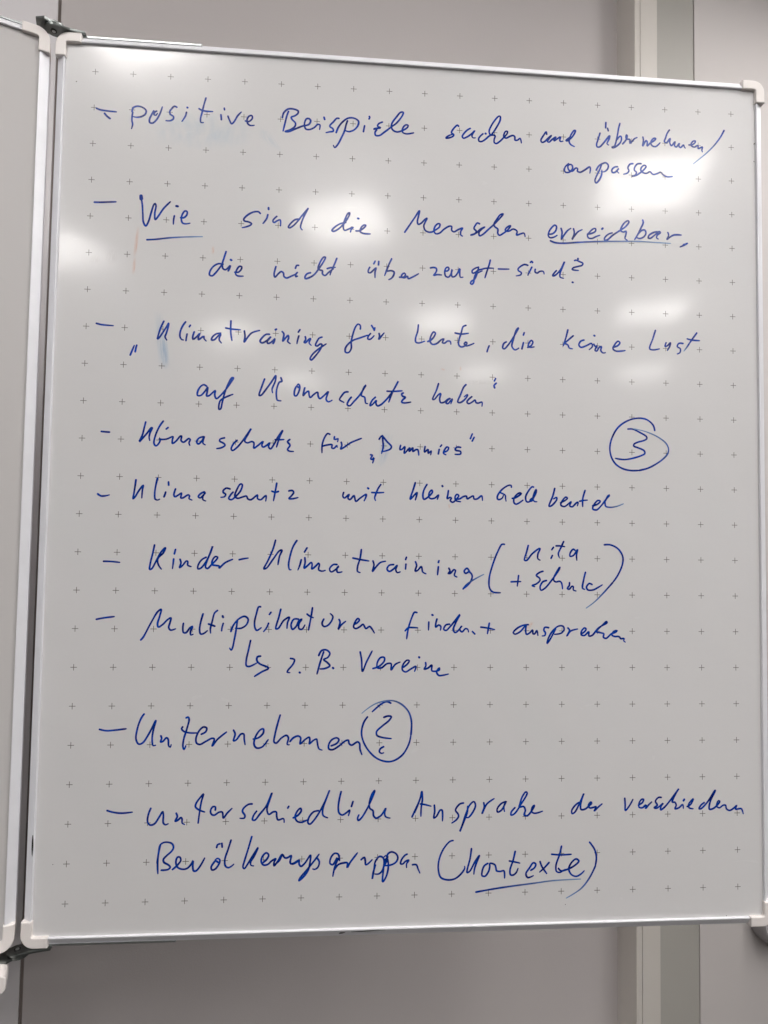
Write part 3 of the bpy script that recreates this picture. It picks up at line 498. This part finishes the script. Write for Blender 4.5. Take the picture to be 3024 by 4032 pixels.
  'n7100,6306 7185,6305 7293,6356 7362,6459 7362,6564 7292,6729 7216,6833|f7216,6833 7093,6968 6955,7103 6841,7185'),
 ('handwritten_word', 'handwritten word + Schule',
  'n5886,6747 5868,6891|n5782,6833 5849,6830 5917,6829|n6228,6684 6187,6697 6135,6741 6180,6778 6188,6807 6135,6859 6075,6882 6113,6896|n6278,6811 6226,6829 6188,6903 6203,6944 6256,6917 6346,6813 6460,6649 6467,6622 6429,6679 6377,6798 6407,6827 6468,6819 6491,6841 6506,6922|n6604,6837 6601,6877 6574,6914 6597,6928 6643,6884 6658,6891 6658,6935 6696,6950|n6830,6692 6805,6793 6790,6912 6818,6926|n6924,6859 6886,6844 6845,6896 6864,6933 6940,6933 7016,6895 7070,6862'),
 ('handwritten_word', 'handwritten word ansprechen',
  'n6025,7417 5958,7425 5868,7469 5816,7528 5839,7547 5913,7513 5995,7425 5988,7491 6003,7549 6048,7527 6086,7490 6093,7541 6116,7541 6146,7497 6161,7563|n6311,7457 6258,7453 6244,7490 6266,7526 6259,7563 6221,7570|n6409,7474 6379,7533 6320,7636 6290,7672 6312,7592 6379,7489 6455,7433 6515,7437 6530,7481 6485,7532 6395,7547|n6583,7459 6606,7488 6568,7569 6621,7502 6720,7473|n6773,7538 6819,7509 6841,7472 6819,7457 6773,7509 6773,7553 6819,7560 6879,7509 6880,7567 6925,7560 7017,7456 7139,7382 7131,7367 7078,7412 6986,7508 7047,7523 7093,7537 7085,7581 7123,7600 7200,7537 7261,7514 7284,7492 7238,7500 7207,7551 7246,7573 7299,7573 7322,7585 7330,7602 7384,7602 7376,7632 7399,7649'),
 ('arrow_mark', None,
  'n2264,7647 2240,7770 2213,7915 2218,7979 2255,7988 2353,7942|n2400,7852 2360,7861 2352,7906 2389,7951 2508,8009 2419,8060 2327,8118'),
 ('handwritten_word', 'handwritten word z.',
  'n2796,7882 2848,7896 2834,7951 2763,8042 2755,8064 2791,8069|n2919,8066 2924,8069'),
 ('handwritten_word', 'handwritten word B.',
  'n3234,7795 3191,7932 3151,8087|n3170,7841 3206,7777 3270,7768 3317,7813 3290,7868 3236,7896 3282,7932 3320,7978 3256,8014 3192,8020|n3361,8005 3367,8011'),
 ('handwritten_word', 'handwritten word Vereine',
  'n3723,7794 3743,7895 3758,8051 3808,7932 3884,7781|n3899,8014 3976,7987 4050,7913 4049,7867 4002,7867 3957,7932 3958,8005 4014,8005 4087,7950 4143,7950 4144,8033 4199,7959 4264,7928|n4312,7996 4367,7950 4389,7909 4357,7903 4302,7968 4297,8033 4341,8060 4406,8023 4480,7986 4462,8051|n4520,7861 4524,7866|n4611,7935 4615,7977 4593,8023 4649,8005 4696,7968 4697,8042 4744,8051 4800,8032 4800,8005 4763,8060 4792,8106 4839,8106 4924,8088'),
 ('bullet_dash', None,
  'n355,8799 437,8816 545,8810 691,8793'),
 ('handwritten_word', 'handwritten word Unternehmen',
  'n913,8605 880,8654 837,8778 821,8929 857,8991 904,8978 982,8861 1066,8689 1036,8820 1026,8931 1042,9013 1072,9007|n1136,8887 1148,8918 1133,8966 1163,8959 1210,8911 1231,8932 1240,9015 1261,9036 1271,9002|n1454,8657 1477,8646 1492,8671 1468,8795 1430,8934 1423,9030 1438,9065 1460,9017|n1412,8774 1399,8795 1427,8830 1504,8851 1600,8852|n1656,8869 1710,8839 1723,8790 1681,8776 1627,8824 1588,8921 1597,8983 1639,9002 1714,8964 1796,8923 1824,8930 1799,9023 1866,8937 1981,8843|n2071,8820 2093,8869 2074,8959 2109,8946 2170,8870 2205,8870 2213,8940 2226,9009|n2331,8937 2397,8921 2460,8858 2459,8805 2419,8818 2357,8913 2343,9008 2377,9053 2448,9041 2526,8946|n2676,8627 2649,8723 2613,8883 2604,8979 2631,8992 2702,8923 2766,8892 2791,8924 2777,9012 2804,9015|n2813,8972 2855,8925 2919,8901 2952,8925 2946,9005 3009,8950 3065,8918 3074,8958 3067,9006 3123,8959 3163,8943 3172,8983 3198,9072 3239,9088|n3359,9033 3432,9001 3460,8953 3431,8929 3366,8953 3326,9016 3328,9073 3377,9084 3465,9034 3545,8970 3586,8962 3595,9003 3628,9027 3709,8984 3734,9004 3743,9084 3769,9152'),
 ('hand_drawn_ring', None,
  'n4145,8475 4095,8455 4029,8479 3899,8588|n3835,8657 3787,8730 3759,8859 3782,8972 3858,9102 3975,9207 4107,9249 4206,9234 4320,9154 4401,9009 4424,8896|f4424,8896 4430,8733 4395,8603 4311,8505 4194,8447 4062,8447 3931,8487 3817,8560 3760,8608'),
 ('question_mark', None,
  'n4057,8663 4106,8647 4156,8654 4124,8707 4034,8780 3961,8852 3967,8901 4036,8929 4160,8946|n4058,9052 4014,9079 4003,9119 4031,9139 4059,9132'),
 ('bullet_dash', None,
  'n485,9835 553,9856 661,9871 803,9860'),
 ('handwritten_word', 'handwritten word unterschiedliche',
  'n1036,9816 1008,9891 1001,9986 1032,10027 1086,10015 1151,9920 1190,9859 1199,9907 1201,10003 1229,10028 1263,10015|n1362,9883 1377,9924 1351,9985 1385,9972 1425,9938 1439,9959 1441,10007 1471,10028|n1646,10011 1657,9901 1680,9737 1705,9641 1678,9668 1612,9763 1606,9804 1655,9846 1725,9872|n1862,9849 1861,9808 1827,9808 1800,9862 1815,9904 1850,9915 1911,9878 1953,9878 1968,9954 2015,9893 2076,9832|n2335,9778 2291,9782 2228,9831 2213,9871 2247,9926 2239,9958 2184,9960|n2396,9873 2358,9928 2346,9983 2375,9988 2437,9914 2522,9804 2590,9639 2560,9742 2531,9852 2557,9916 2612,9885 2652,9885 2661,9949 2678,9989 2750,9974 2759,10022|n2815,9817 2803,9837|n2878,9965 2933,9937 2980,9875 2971,9843 2932,9874 2901,9953 2927,10009 2983,10025 3063,9995|n3206,9878 3141,9893 3079,9972 3072,10035 3096,10051 3159,9989 3238,9863 3300,9736 3346,9617 3308,9721 3262,9863 3271,9943 3329,9972|n3501,9635 3478,9739 3467,9850 3481,9914 3522,9939 3579,9908 3619,9877 3604,9948|n3661,9766 3642,9829|n3742,9943 3726,9982 3735,10014 3775,9983 3854,9856 3925,9697 3949,9625 3917,9665 3878,9793 3887,9857 3929,9890 3938,9954 3971,9986 4036,9955 4100,9860 4085,9924 4102,9972 4159,9989'),
 ('handwritten_word', 'handwritten word Ansprache',
  'n4454,9979 4502,9876 4558,9748 4582,9648 4591,9748 4576,9861 4573,9973|n4486,9924 4534,9812 4582,9667|n4567,9812 4625,9821 4708,9843|n4753,9831 4759,9912 4748,10000 4784,9977 4833,9897 4858,9897 4865,10039|n5148,9808 5099,9820 5041,9900 5075,9949 5084,9982 5051,10030 4993,10069|n5207,9854 5200,9935 5151,10064 5102,10184 5119,10144 5183,9951 5232,9838 5290,9791 5313,9840 5283,9920 5217,10000 5192,10000|n5425,9809 5433,9858 5404,9951 5467,9826 5567,9756|n5727,9797 5668,9821 5610,9893 5615,9934 5669,9910 5736,9789 5702,9862 5711,9927|n5854,9880 5804,9937 5801,9977 5846,9962 5939,9833 6022,9687 6005,9671 5955,9735 5922,9833 5913,9873 5973,9866 5998,9915 5982,9980 6024,9989 6091,9917 6125,9852 6100,9868 6083,9933 6126,9958 6236,9932'),
 ('handwritten_word', 'handwritten word der',
  'n6739,9826 6693,9860 6644,9929 6648,9972 6684,9956 6757,9826 6812,9705 6784,9783 6766,9870 6775,9919 6830,9914 6885,9872 6921,9837 6912,9820 6876,9863 6894,9898 6958,9890 6985,9882 6958,9942 7013,9891 7068,9848'),
 ('handwritten_word', 'handwritten word verschiedenen',
  'n7389,9778 7395,9862 7398,9941 7454,9880 7505,9793|n7583,9873 7638,9839 7657,9795 7629,9795 7592,9847 7592,9900 7638,9909 7684,9875 7694,9884 7684,9919 7731,9867 7772,9832|n7907,9773 7870,9772 7824,9824 7851,9877 7805,9912 7842,9918 7935,9852 7907,9887 7897,9940 7944,9914 8047,9801 8159,9658 8122,9714 8065,9837 8102,9841 8121,9881 8102,9929 8158,9917 8214,9874 8223,9924|n8237,9804 8226,9821|n8279,9901 8326,9876 8368,9797 8345,9814 8298,9875 8307,9920 8363,9933|n8523,9852 8476,9887 8448,9934 8476,9934 8570,9844 8684,9686 8684,9695 8608,9844 8598,9942 8645,9937 8701,9899 8749,9838 8730,9829 8701,9899 8739,9926 8796,9892 8833,9892 8842,9937 8889,9964 8965,9921 8994,9895 8974,9947 9022,9943 9060,9943 9087,10011'),
 ('bracket_mark', None,
  'n5012,10300 4971,10310 4881,10413 4824,10556 4818,10684 4852,10780 4943,10814 5042,10801 5125,10739 5174,10668 5173,10643'),
 ('handwritten_word', 'handwritten word Kontexte',
  'n5263,10412 5247,10533 5207,10724 5241,10709 5314,10582 5372,10503 5339,10583 5307,10679 5299,10746|n5487,10610 5440,10641 5411,10713 5411,10769 5450,10778 5499,10715 5515,10651 5515,10611 5582,10628 5599,10669 5608,10709 5658,10719 5708,10712 5718,10808|n5861,10461 5834,10577 5792,10705 5801,10767 5835,10771 5877,10740 5902,10684|n5783,10584 5850,10597 5926,10615|n6079,10712 6129,10681 6146,10632 6112,10615 6062,10679 6011,10759 6037,10808 6113,10785|n6205,10601 6231,10667 6299,10762|n6329,10617 6265,10684 6200,10739|n6501,10404 6476,10510 6426,10655 6434,10736 6477,10750 6553,10714 6587,10715|n6366,10507 6485,10518 6638,10513|n6460,10696 6494,10729 6596,10707 6689,10660 6744,10605 6706,10576 6638,10627 6604,10707 6639,10781 6707,10807 6775,10776 6818,10736|f5330,10981 5543,10949 5794,10918 6130,10883 6384,10856 6767,10844'),
 ('bracket_mark', None,
  'n6894,10358 6963,10454 6989,10569 6972,10683|f6972,10683 6895,10828 6775,10971 6571,11092'),
 ('handwritten_word', 'handwritten word Bevölkerungs',
  'n1172,10286 1154,10373 1144,10524 1151,10646|n1139,10512 1151,10384 1169,10286 1209,10255 1262,10250 1321,10271 1340,10318 1318,10364 1255,10422 1216,10467 1222,10502 1282,10539 1306,10568 1278,10597 1185,10604 1226,10610|n1336,10598 1387,10553 1438,10484 1425,10443 1396,10442 1376,10494 1393,10564 1447,10595 1517,10590 1574,10533 1594,10493 1592,10557 1606,10622 1635,10622 1681,10571 1742,10461|n1912,10517 1885,10499 1856,10528 1828,10580 1840,10615 1881,10604 1932,10529 1937,10488 1907,10468 1878,10487|n1892,10329 1903,10294 1932,10283|n1958,10278 1963,10325|n2075,10239 2040,10356 2002,10484 2010,10566 2046,10590 2087,10574 2118,10547|n2342,10199 2301,10349 2257,10501 2238,10589 2254,10607 2305,10537 2374,10421 2426,10342 2375,10456 2335,10526 2342,10567 2375,10574|n2502,10530 2542,10495 2567,10437 2535,10410 2488,10453 2471,10517 2502,10565 2556,10560 2609,10514 2662,10488 2639,10533 2640,10580 2686,10522 2744,10435 2769,10471 2805,10483 2852,10455 2859,10478 2848,10543 2879,10561 2973,10516|n2643,10566 2707,10514 2748,10438 2779,10480 2820,10475 2862,10452 2851,10517 2858,10559 2900,10548 2965,10514 2966,10561 2991,10593 3038,10557 3114,10452 3110,10534 3088,10640 3024,10733 2967,10779 2982,10744 3070,10640 3164,10524 3225,10442|n3199,10489 3230,10537 3214,10608 3172,10636 3148,10630'),
 ('handwritten_word', 'handwritten word gruppen',
  'n3460,10500 3407,10582 3372,10564 3381,10493 3428,10437 3477,10447 3496,10531|n3478,10507 3443,10589 3426,10648 3412,10731|n3430,10648 3479,10584 3552,10562 3600,10563 3599,10622 3637,10558 3732,10435|n3782,10525 3824,10496 3837,10538 3844,10592 3874,10580 3928,10528|n3972,10600 3943,10707 3935,10778 3955,10660 3972,10553 4026,10488 4075,10507 4088,10579 4065,10674 4017,10715 3968,10714|n4136,10497 4100,10544 4078,10686 4074,10817 4115,10759 4144,10640 4136,10532 4111,10478 4087,10496|n4089,10615 4124,10544 4135,10461 4184,10432 4246,10457 4271,10511 4247,10565 4187,10599 4101,10609|n4394,10466 4369,10477 4321,10536 4309,10590 4340,10591 4370,10561 4419,10544 4389,10592 4390,10639|n4469,10605 4519,10606 4544,10661 4569,10715'),
]

# ------------------------------------------------------------------ ceiling lamps (the bright patches are mirror images of the measured ones)
def lamp(first=[None]):
    if first[0] is None:
        t = thing('ceiling_lamp', 'square recessed ceiling lamp', 'ceiling lamp', group='square lamps in the ceiling above the board')
        bm = bmesh.new()
        s = LSIZE / 2
        for lo, hi in (((-s - .02, -s - .02), (s + .02, -s)), ((-s - .02, s), (s + .02, s + .02)), ((-s - .02, -s), (-s, s)), ((s, -s), (s + .02, s))):
            box(bm, (*lo, -0.012), (*hi, 0.0), lambda x, y, z: Vector((x, y, z)))
        obj('frame', bm, M_PLASTIC, t)
        bm = bmesh.new()
        box(bm, (-s, -s, -0.006), (s, s, -0.001), lambda x, y, z: Vector((x, y, z)))
        obj('diffuser', bm, M_LAMP, t)
        first[0] = t
        return t
    t = first[0].copy(); COL.objects.link(t)
    for c in first[0].children:
        d = c.copy(); COL.objects.link(d); d.parent = t
    return t
for x, y, lb in LAMPS:
    t = lamp()
    t['label'] = lb or 'unseen square ceiling lamp added with no mirror image in the written whiteboard'
    t.location = (x, y, CEIL - 0.001)
    t.rotation_euler = (0, 0, math.radians(18))

# ------------------------------------------------------------------ whiteboards
RW = 0.0100                                        # rail width
PROF = [(0.0, -0.0022), (0.0003, -0.0032), (0.0012, -0.0034), (0.0114, 0.0030), (0.0118, 0.0040), (0.0118, 0.0200), (0.0, 0.0200)]
def cap_outline(L_=0.0330, w=0.0132, r=0.0165, ri=0.003):
    pts = []
    for k in range(9):
        a = math.pi + k / 8 * math.pi / 2
        pts.append((r + r * math.cos(a), r + r * math.sin(a)))
    pts += [(L_, 0), (L_, w)]
    for k in range(4):
        a = 1.5 * math.pi - k / 3 * math.pi / 2
        pts.append((w + ri + ri * math.cos(a), w + ri + ri * math.sin(a)))
    pts += [(w, L_), (0, L_)]
    return pts

def whiteboard(root, x0, y0, w, h, m):
    x1, y1 = x0 + w, y0 + h
    bm = bmesh.new(); box(bm, (x0 + 0.0095, y0 + 0.0095, 0.0), (x1 - 0.0095, y1 - 0.0095, 0.016))
    obj('writing_surface', bm, m, root)
    for p0, p1, out in (((x0 + .02, y0 + RW), (x1 - .02, y0 + RW), (0, -1)), ((x0 + .02, y1 - RW), (x1 - .02, y1 - RW), (0, 1)),
                        ((x0 + RW, y0 + .02), (x0 + RW, y1 - .02), (-1, 0)), ((x1 - RW, y0 + .02), (x1 - RW, y1 - .02), (1, 0))):
        bm = bmesh.new(); sweep(bm, PROF, p0, p1, out)
        obj('frame_rail', bm, M_ALU, root)
    e = 0.0020
    for cx, cy, sx, sy in ((x0 - e, y0 - e, 1, 1), (x1 + e, y0 - e, -1, 1), (x0 - e, y1 + e, 1, -1), (x1 + e, y1 + e, -1, -1)):
        pts = [(cx + sx * px, cy + sy * py) for px, py in cap_outline()]
        if sx * sy < 0: pts = pts[::-1]
        bm = bmesh.new(); prism(bm, pts, -0.0050, 0.0212, bevel=0.0014, seg=3)
        obj('corner_cap', bm, M_PLASTIC, root)

board = thing('whiteboard', 'whiteboard wing printed with small crosses and filled with blue German handwriting', 'whiteboard', (0, 0, BZ))
whiteboard(board, -0.0495, -0.0475, 0.996, 1.1975, M_BOARD)
LPHI = math.radians(22)
left = thing('whiteboard', 'blank whiteboard leaf at the left edge, hinged to the written one', 'whiteboard', (-0.0610, -0.003, BZ), LPHI)
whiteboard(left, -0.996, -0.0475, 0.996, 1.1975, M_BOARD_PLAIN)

# ------------------------------------------------------------------ handwriting
def catmull(pts, step=0.0012):
    P = [pts[0]] + pts + [pts[-1]]
    out = []
    for i in range(1, len(P) - 2):
        p0, p1, p2, p3 = [Vector(q) for q in P[i - 1:i + 3]]
        d = (p2 - p1).length
        if d < 1e-6: continue
        # centripetal parameters keep hand-drawn curves free of loops
        t1 = max((p1 - p0).length, 1e-6) ** 0.5
        t2 = t1 + d ** 0.5
        t3 = t2 + max((p3 - p2).length, 1e-6) ** 0.5
        n = max(2, int(d / step))
        for k in range(n):
            t = t1 + (t2 - t1) * k / n
            A1 = p0 * ((t1 - t) / t1) + p1 * (t / t1)
            A2 = p1 * ((t2 - t) / (t2 - t1)) + p2 * ((t - t1) / (t2 - t1))
            A3 = p2 * ((t3 - t) / (t3 - t2)) + p3 * ((t - t2) / (t3 - t2))
            B1 = A1 * ((t2 - t) / t2) + A2 * (t / t2)
            B2 = A2 * ((t3 - t) / (t3 - t1)) + A3 * ((t - t1) / (t3 - t1))
            out.append(B1 * ((t2 - t) / (t2 - t1)) + B2 * ((t - t1) / (t2 - t1)))
    out.append(Vector(pts[-1]))
    return out

def ribbon(verts, faces, dry, pts, width, z, flag, dryr=(0, 0)):
    n = len(pts)
    total = max(1, n - 1)
    seed = random.random() * 50
    def rad(i):
        t = i / total
        k = 1 + 0.16 * noise.noise(Vector((i * 0.12, seed, 0)))
        if flag == 'f': k *= 1 - 0.45 * t ** 1.5
        elif n > 8 and i > n - 6: k *= 1 - 0.06 * (i - (n - 6))
        return width * 0.5 * k
    zz = z
    ring = []
    for i, p in enumerate(pts):
        a = pts[max(0, i - 1)]; b = pts[min(n - 1, i + 1)]
        d = b - a
        if d.length < 1e-9: d = Vector((1, 0))
        d.normalize()
        nn = Vector((-d.y, d.x)) * rad(i)
        zz = z + i * 4e-7
        verts.append(L(p.x + nn.x, p.y + nn.y, -zz)); verts.append(L(p.x - nn.x, p.y - nn.y, -zz))
        t = i / total
        v = (0.0 + 1.0 * t) if flag == 'f' else 0.10 * max(0, t - 0.3)
        dry.extend((v, v))
        ring.append((len(verts) - 2, len(verts) - 1))
        if i:
            a0, a1 = ring[-2]; b0, b1 = ring[-1]
            faces.append((a0, b0, b1, a1))
    for i, s in ((0, -1), (n - 1, 1)):
        p = pts[i]; q = pts[1] if i == 0 else pts[n - 2]
        d = (p - q)
        if d.length < 1e-9: continue
        d.normalize()
        r = rad(i); nn = Vector((-d.y, d.x))
        base = len(verts)
        zc = z + i * 4e-7
        m_ = 6
        for k in range(m_ + 1):
            a = -math.pi / 2 + math.pi * k / m_
            o = d * math.cos(a) * r + nn * math.sin(a) * r
            verts.append(L(p.x + o.x, p.y + o.y, -zc))
            dry.append(1.0 if (flag == 'f' and i) else 0.0)
        faces.append(tuple(range(base, base + m_ + 1)))
    return zz

def stroke_object(name, label, st, parent, width=0.0026, m=None):
    verts, faces, dry = [], [], []
    z = 0.00006
    for s in st.split('|'):
        flag = s[0]
        pts = [tuple(int(c) / 1e4 for c in q.split(',')) for q in s[1:].split()]
        if len(pts) == 2 and (Vector(pts[0]) - Vector(pts[1])).length < 0.0022:
            width_ = width * 1.15
        else:
            width_ = width
        if flag == 'b': width_ = width * 1.9
        cp = catmull(pts)
        z = ribbon(verts, faces, dry, cp, width_, z, flag) + 3e-6
    me = bpy.data.meshes.new(name)
    me.from_pydata(verts, [], faces)
    # every face looks at the viewer
    bm = bmesh.new(); bm.from_mesh(me); bm.normal_update()
    for f in bm.faces:
        if f.normal.y > 0: f.normal_flip()
    bm.to_mesh(me); bm.free()
    at = me.attributes.new('dry', 'FLOAT', 'POINT')
    at.data.foreach_set('value', dry)
    me.materials.append(m or M_INK)
    ob = bpy.data.objects.new(name, me)
    link(ob, parent)
    if label: ob['label'] = label
    return ob

for nm, lb, st in WORDS:
    stroke_object(nm, lb, st, board)

# ------------------------------------------------------------------ wiped traces and small marks on the board
def patch(name, corners, m, parent, label=None, z=-0.00004, n=1):
    """quad given by four board points: (u0v0, u1v0, u1v1, u0v1)"""
    me = bpy.data.meshes.new(name)
    me.from_pydata([L(x, y, z) for x, y in corners], [], [(3, 2, 1, 0)])
    uv = me.uv_layers.new(name='UVMap')
    for i, c in enumerate(((0, 1), (1, 1), (1, 0), (0, 0))):
        uv.data[i].uv = c
    me.materials.append(m)
    ob = bpy.data.objects.new(name, me)
    link(ob, parent)
    if label: ob['label'] = label
    return ob
for nm, cs, mm, lb, zz in SMEARS:
    patch(nm, cs, mm, board, lb, zz)

def blot(name, cx, cy, rx, ry, z, parent, m=M_MARK, rot=0.0, n=9, label=None):
    bm = bmesh.new()
    vs = []
    for k in range(n):
        a = 2 * math.pi * k / n
        q = 1 + random.uniform(-0.2, 0.2)
        px, py = rx * math.cos(a) * q, ry * math.sin(a) * q
        vs.append(bm.verts.new(L(cx + px * math.cos(rot) - py * math.sin(rot), cy + px * math.sin(rot) + py * math.cos(rot), z)))
    f = bm.faces.new(vs)
    bm.normal_update()
    if f.normal.y > 0: f.normal_flip()
    return obj(name, bm, m, parent, label=label)
for nm, x, y, rx, ry, z, rot, lb in BLOTS:
    blot(nm, x, y, rx, ry, z, board, rot=rot, label=lb)

# ------------------------------------------------------------------ hinges
def teardrop(cx, cz, ang, length, r=0.0095, tip=0.0035):
    """outline in the x-z plane: a round eye that runs out into a narrow tongue"""
    pts = []
    for k in range(15):
        a = math.radians(60) + math.radians(240) * k / 14
        pts.append((r * math.cos(a), r * math.sin(a)))
    pts += [(length * 0.55, -tip * 1.7), (length, -tip), (length, tip), (length * 0.55, tip * 1.7)]
    ca, sa = math.cos(ang), math.sin(ang)
    return [(cx + x * ca - z * sa, cz + x * sa + z * ca) for x, z in pts]

def plate(bm, pts, y0, y1):
    a = [bm.verts.new(L(x, y0, z)) for x, z in pts]
    b = [bm.verts.new(L(x, y1, z)) for x, z in pts]
    n = len(pts)
    f1 = bm.faces.new(a); f2 = bm.faces.new(b[::-1])
    for i in range(n):
        bm.faces.new((a[i], b[i], b[(i + 1) % n], a[(i + 1) % n]))
    bmesh.ops.recalc_face_normals(bm, faces=bm.faces)
    bmesh.ops.bevel(bm, geom=list(f1.edges) + list(f2.edges), offset=0.0006, segments=2, affect='EDGES')

def disc(bm, cx, cz, r, y0, y1, n=20):
    plate_pts = [(cx + r * math.cos(2 * math.pi * k / n), cz + r * math.sin(2 * math.pi * k / n)) for k in range(n)]
    a = [bm.verts.new(L(x, y0, z)) for x, z in plate_pts]
    b = [bm.verts.new(L(x, y1, z)) for x, z in plate_pts]
    bm.faces.new(a); bm.faces.new(b[::-1])
    for i in range(n):
        bm.faces.new((a[i], b[i], b[(i + 1) % n], a[(i + 1) % n]))
    bmesh.ops.recalc_face_normals(bm, faces=bm.faces)

def hinge(label, s, yb):
    """s = -1 above the boards, +1 below; yb = edge the straps lie on"""
    h = thing('hinge', label, 'hinge', (0, 0, BZ), group='steel hinges joining the two whiteboard leaves')
    cx, cz = HPX, HPZ
    a1, a2 = sorted((yb + s * 0.0012, yb + s * 0.0046))
    bm = bmesh.new(); plate(bm, teardrop(cx, cz, 0.10, 0.040, 0.0112, 0.003), a1, a2)
    obj('hinge_leaf', bm, M_DARKSTEEL, h)
    b1, b2 = sorted((yb + s * 0.0056, yb + s * 0.0092))
    bm = bmesh.new(); plate(bm, teardrop(cx + 0.001, cz + 0.003, math.pi + LPHI - 0.02, 0.023, 0.0125, 0.0085), b1, b2)
    obj('hinge_leaf', bm, M_DARKSTEEL, h)
    c1, c2 = sorted((yb + s * 0.0004, yb + s * 0.0105))
    bm = bmesh.new(); disc(bm, cx, cz, 0.0040, c1, c2)
    obj('pivot_screw', bm, M_SCREW, h)
    c1, c2 = sorted((yb - s * 0.0002, yb + s * 0.0008))
    bm = bmesh.new(); disc(bm, cx, cz, 0.0022, c1, c2)
    obj('screw_head', bm, M_STEEL, h)
    t1, t2 = sorted((yb - s * 0.0009, yb + s * 0.0014))
    bm = bmesh.new(); box(bm, (cx + 0.034, t1, 0.0012), (0.1400, t2, 0.0170))
    obj('strap', bm, M_STEEL, h)
    bm = bmesh.new(); disc(bm, 0.1330, 0.0085, 0.0032, *sorted((yb, yb + s * 0.0036)))
    obj('strap_screw', bm, M_STEEL, h)
    # strap on the other leaf
    f = LPHI
    def F(x, y, z):
        u = -0.0610 + x * math.cos(f) - z * math.sin(f)
        v = -0.003 + x * math.sin(f) + z * math.cos(f)
        return L(u, y, v)
    bm = bmesh.new(); box(bm, (-0.19, t1, 0.001), (-0.030, t2, 0.0170), F)
    obj('strap', bm, M_STEEL, h)
    return h
hinge('upper steel hinge with a round pivot where the two leaves meet', -1, -0.0487)
hinge('lower steel hinge with a round pivot under the white corner caps', 1, 1.1512)

# ------------------------------------------------------------------ pen tray end, bottom left
tray = thing('pen_tray', 'pale rounded end of a pen tray below the left whiteboard leaf', 'pen tray', (TRX, TRZ, BZ - TRY), LPHI)
def rr(w, h, r, n=5):
    pts = []
    for cx, cy, a0 in ((w - r, r, -90), (w - r, h - r, 0)):
        for k in range(n + 1):
            a = math.radians(a0 + 90 * k / n)
            pts.append((cx + r * math.cos(a), cy + r * math.sin(a)))
    return pts
bm = bmesh.new()
prism(bm, [(-0.02, 0.0)] + rr(0.0, 0.0225, 0.007) + [(-0.02, 0.0225)], -0.008, 0.020, bevel=0.002, seg=3)
obj('end_cap', bm, M_PLASTIC, tray, smooth=False)
bm = bmesh.new(); box(bm, (-0.5, 0.0015, -0.006), (-0.0199, 0.021, 0.018))
obj('tray_channel', bm, M_ALU, tray)

# ------------------------------------------------------------------ rounded grey thing past the lower right corner
fx = thing('wall_fixture', 'grey rounded thing just showing past the lower right corner of the whiteboard', 'wall fixture', FIXP, 0)
fx.rotation_euler = (0, 0, WA)
bm = bmesh.new()
n = 40
ra = []
for rad_, dep in ((FR, 0.0), (FR, -0.044), (FR * 0.96, -0.050)):
    ra.append([bm.verts.new(Vector((rad_ * math.cos(2 * math.pi * k / n), dep, rad_ * 1.25 * math.sin(2 * math.pi * k / n)))) for k in range(n)])
for a, b in zip(ra, ra[1:]):
    for i in range(n):
        bm.faces.new((a[i], b[i], b[(i + 1) % n], a[(i + 1) % n]))
bm.faces.new(ra[-1]); bm.faces.new(ra[0][::-1])
bmesh.ops.recalc_face_normals(bm, faces=bm.faces)
obj('housing', bm, M_FIXTURE, fx)
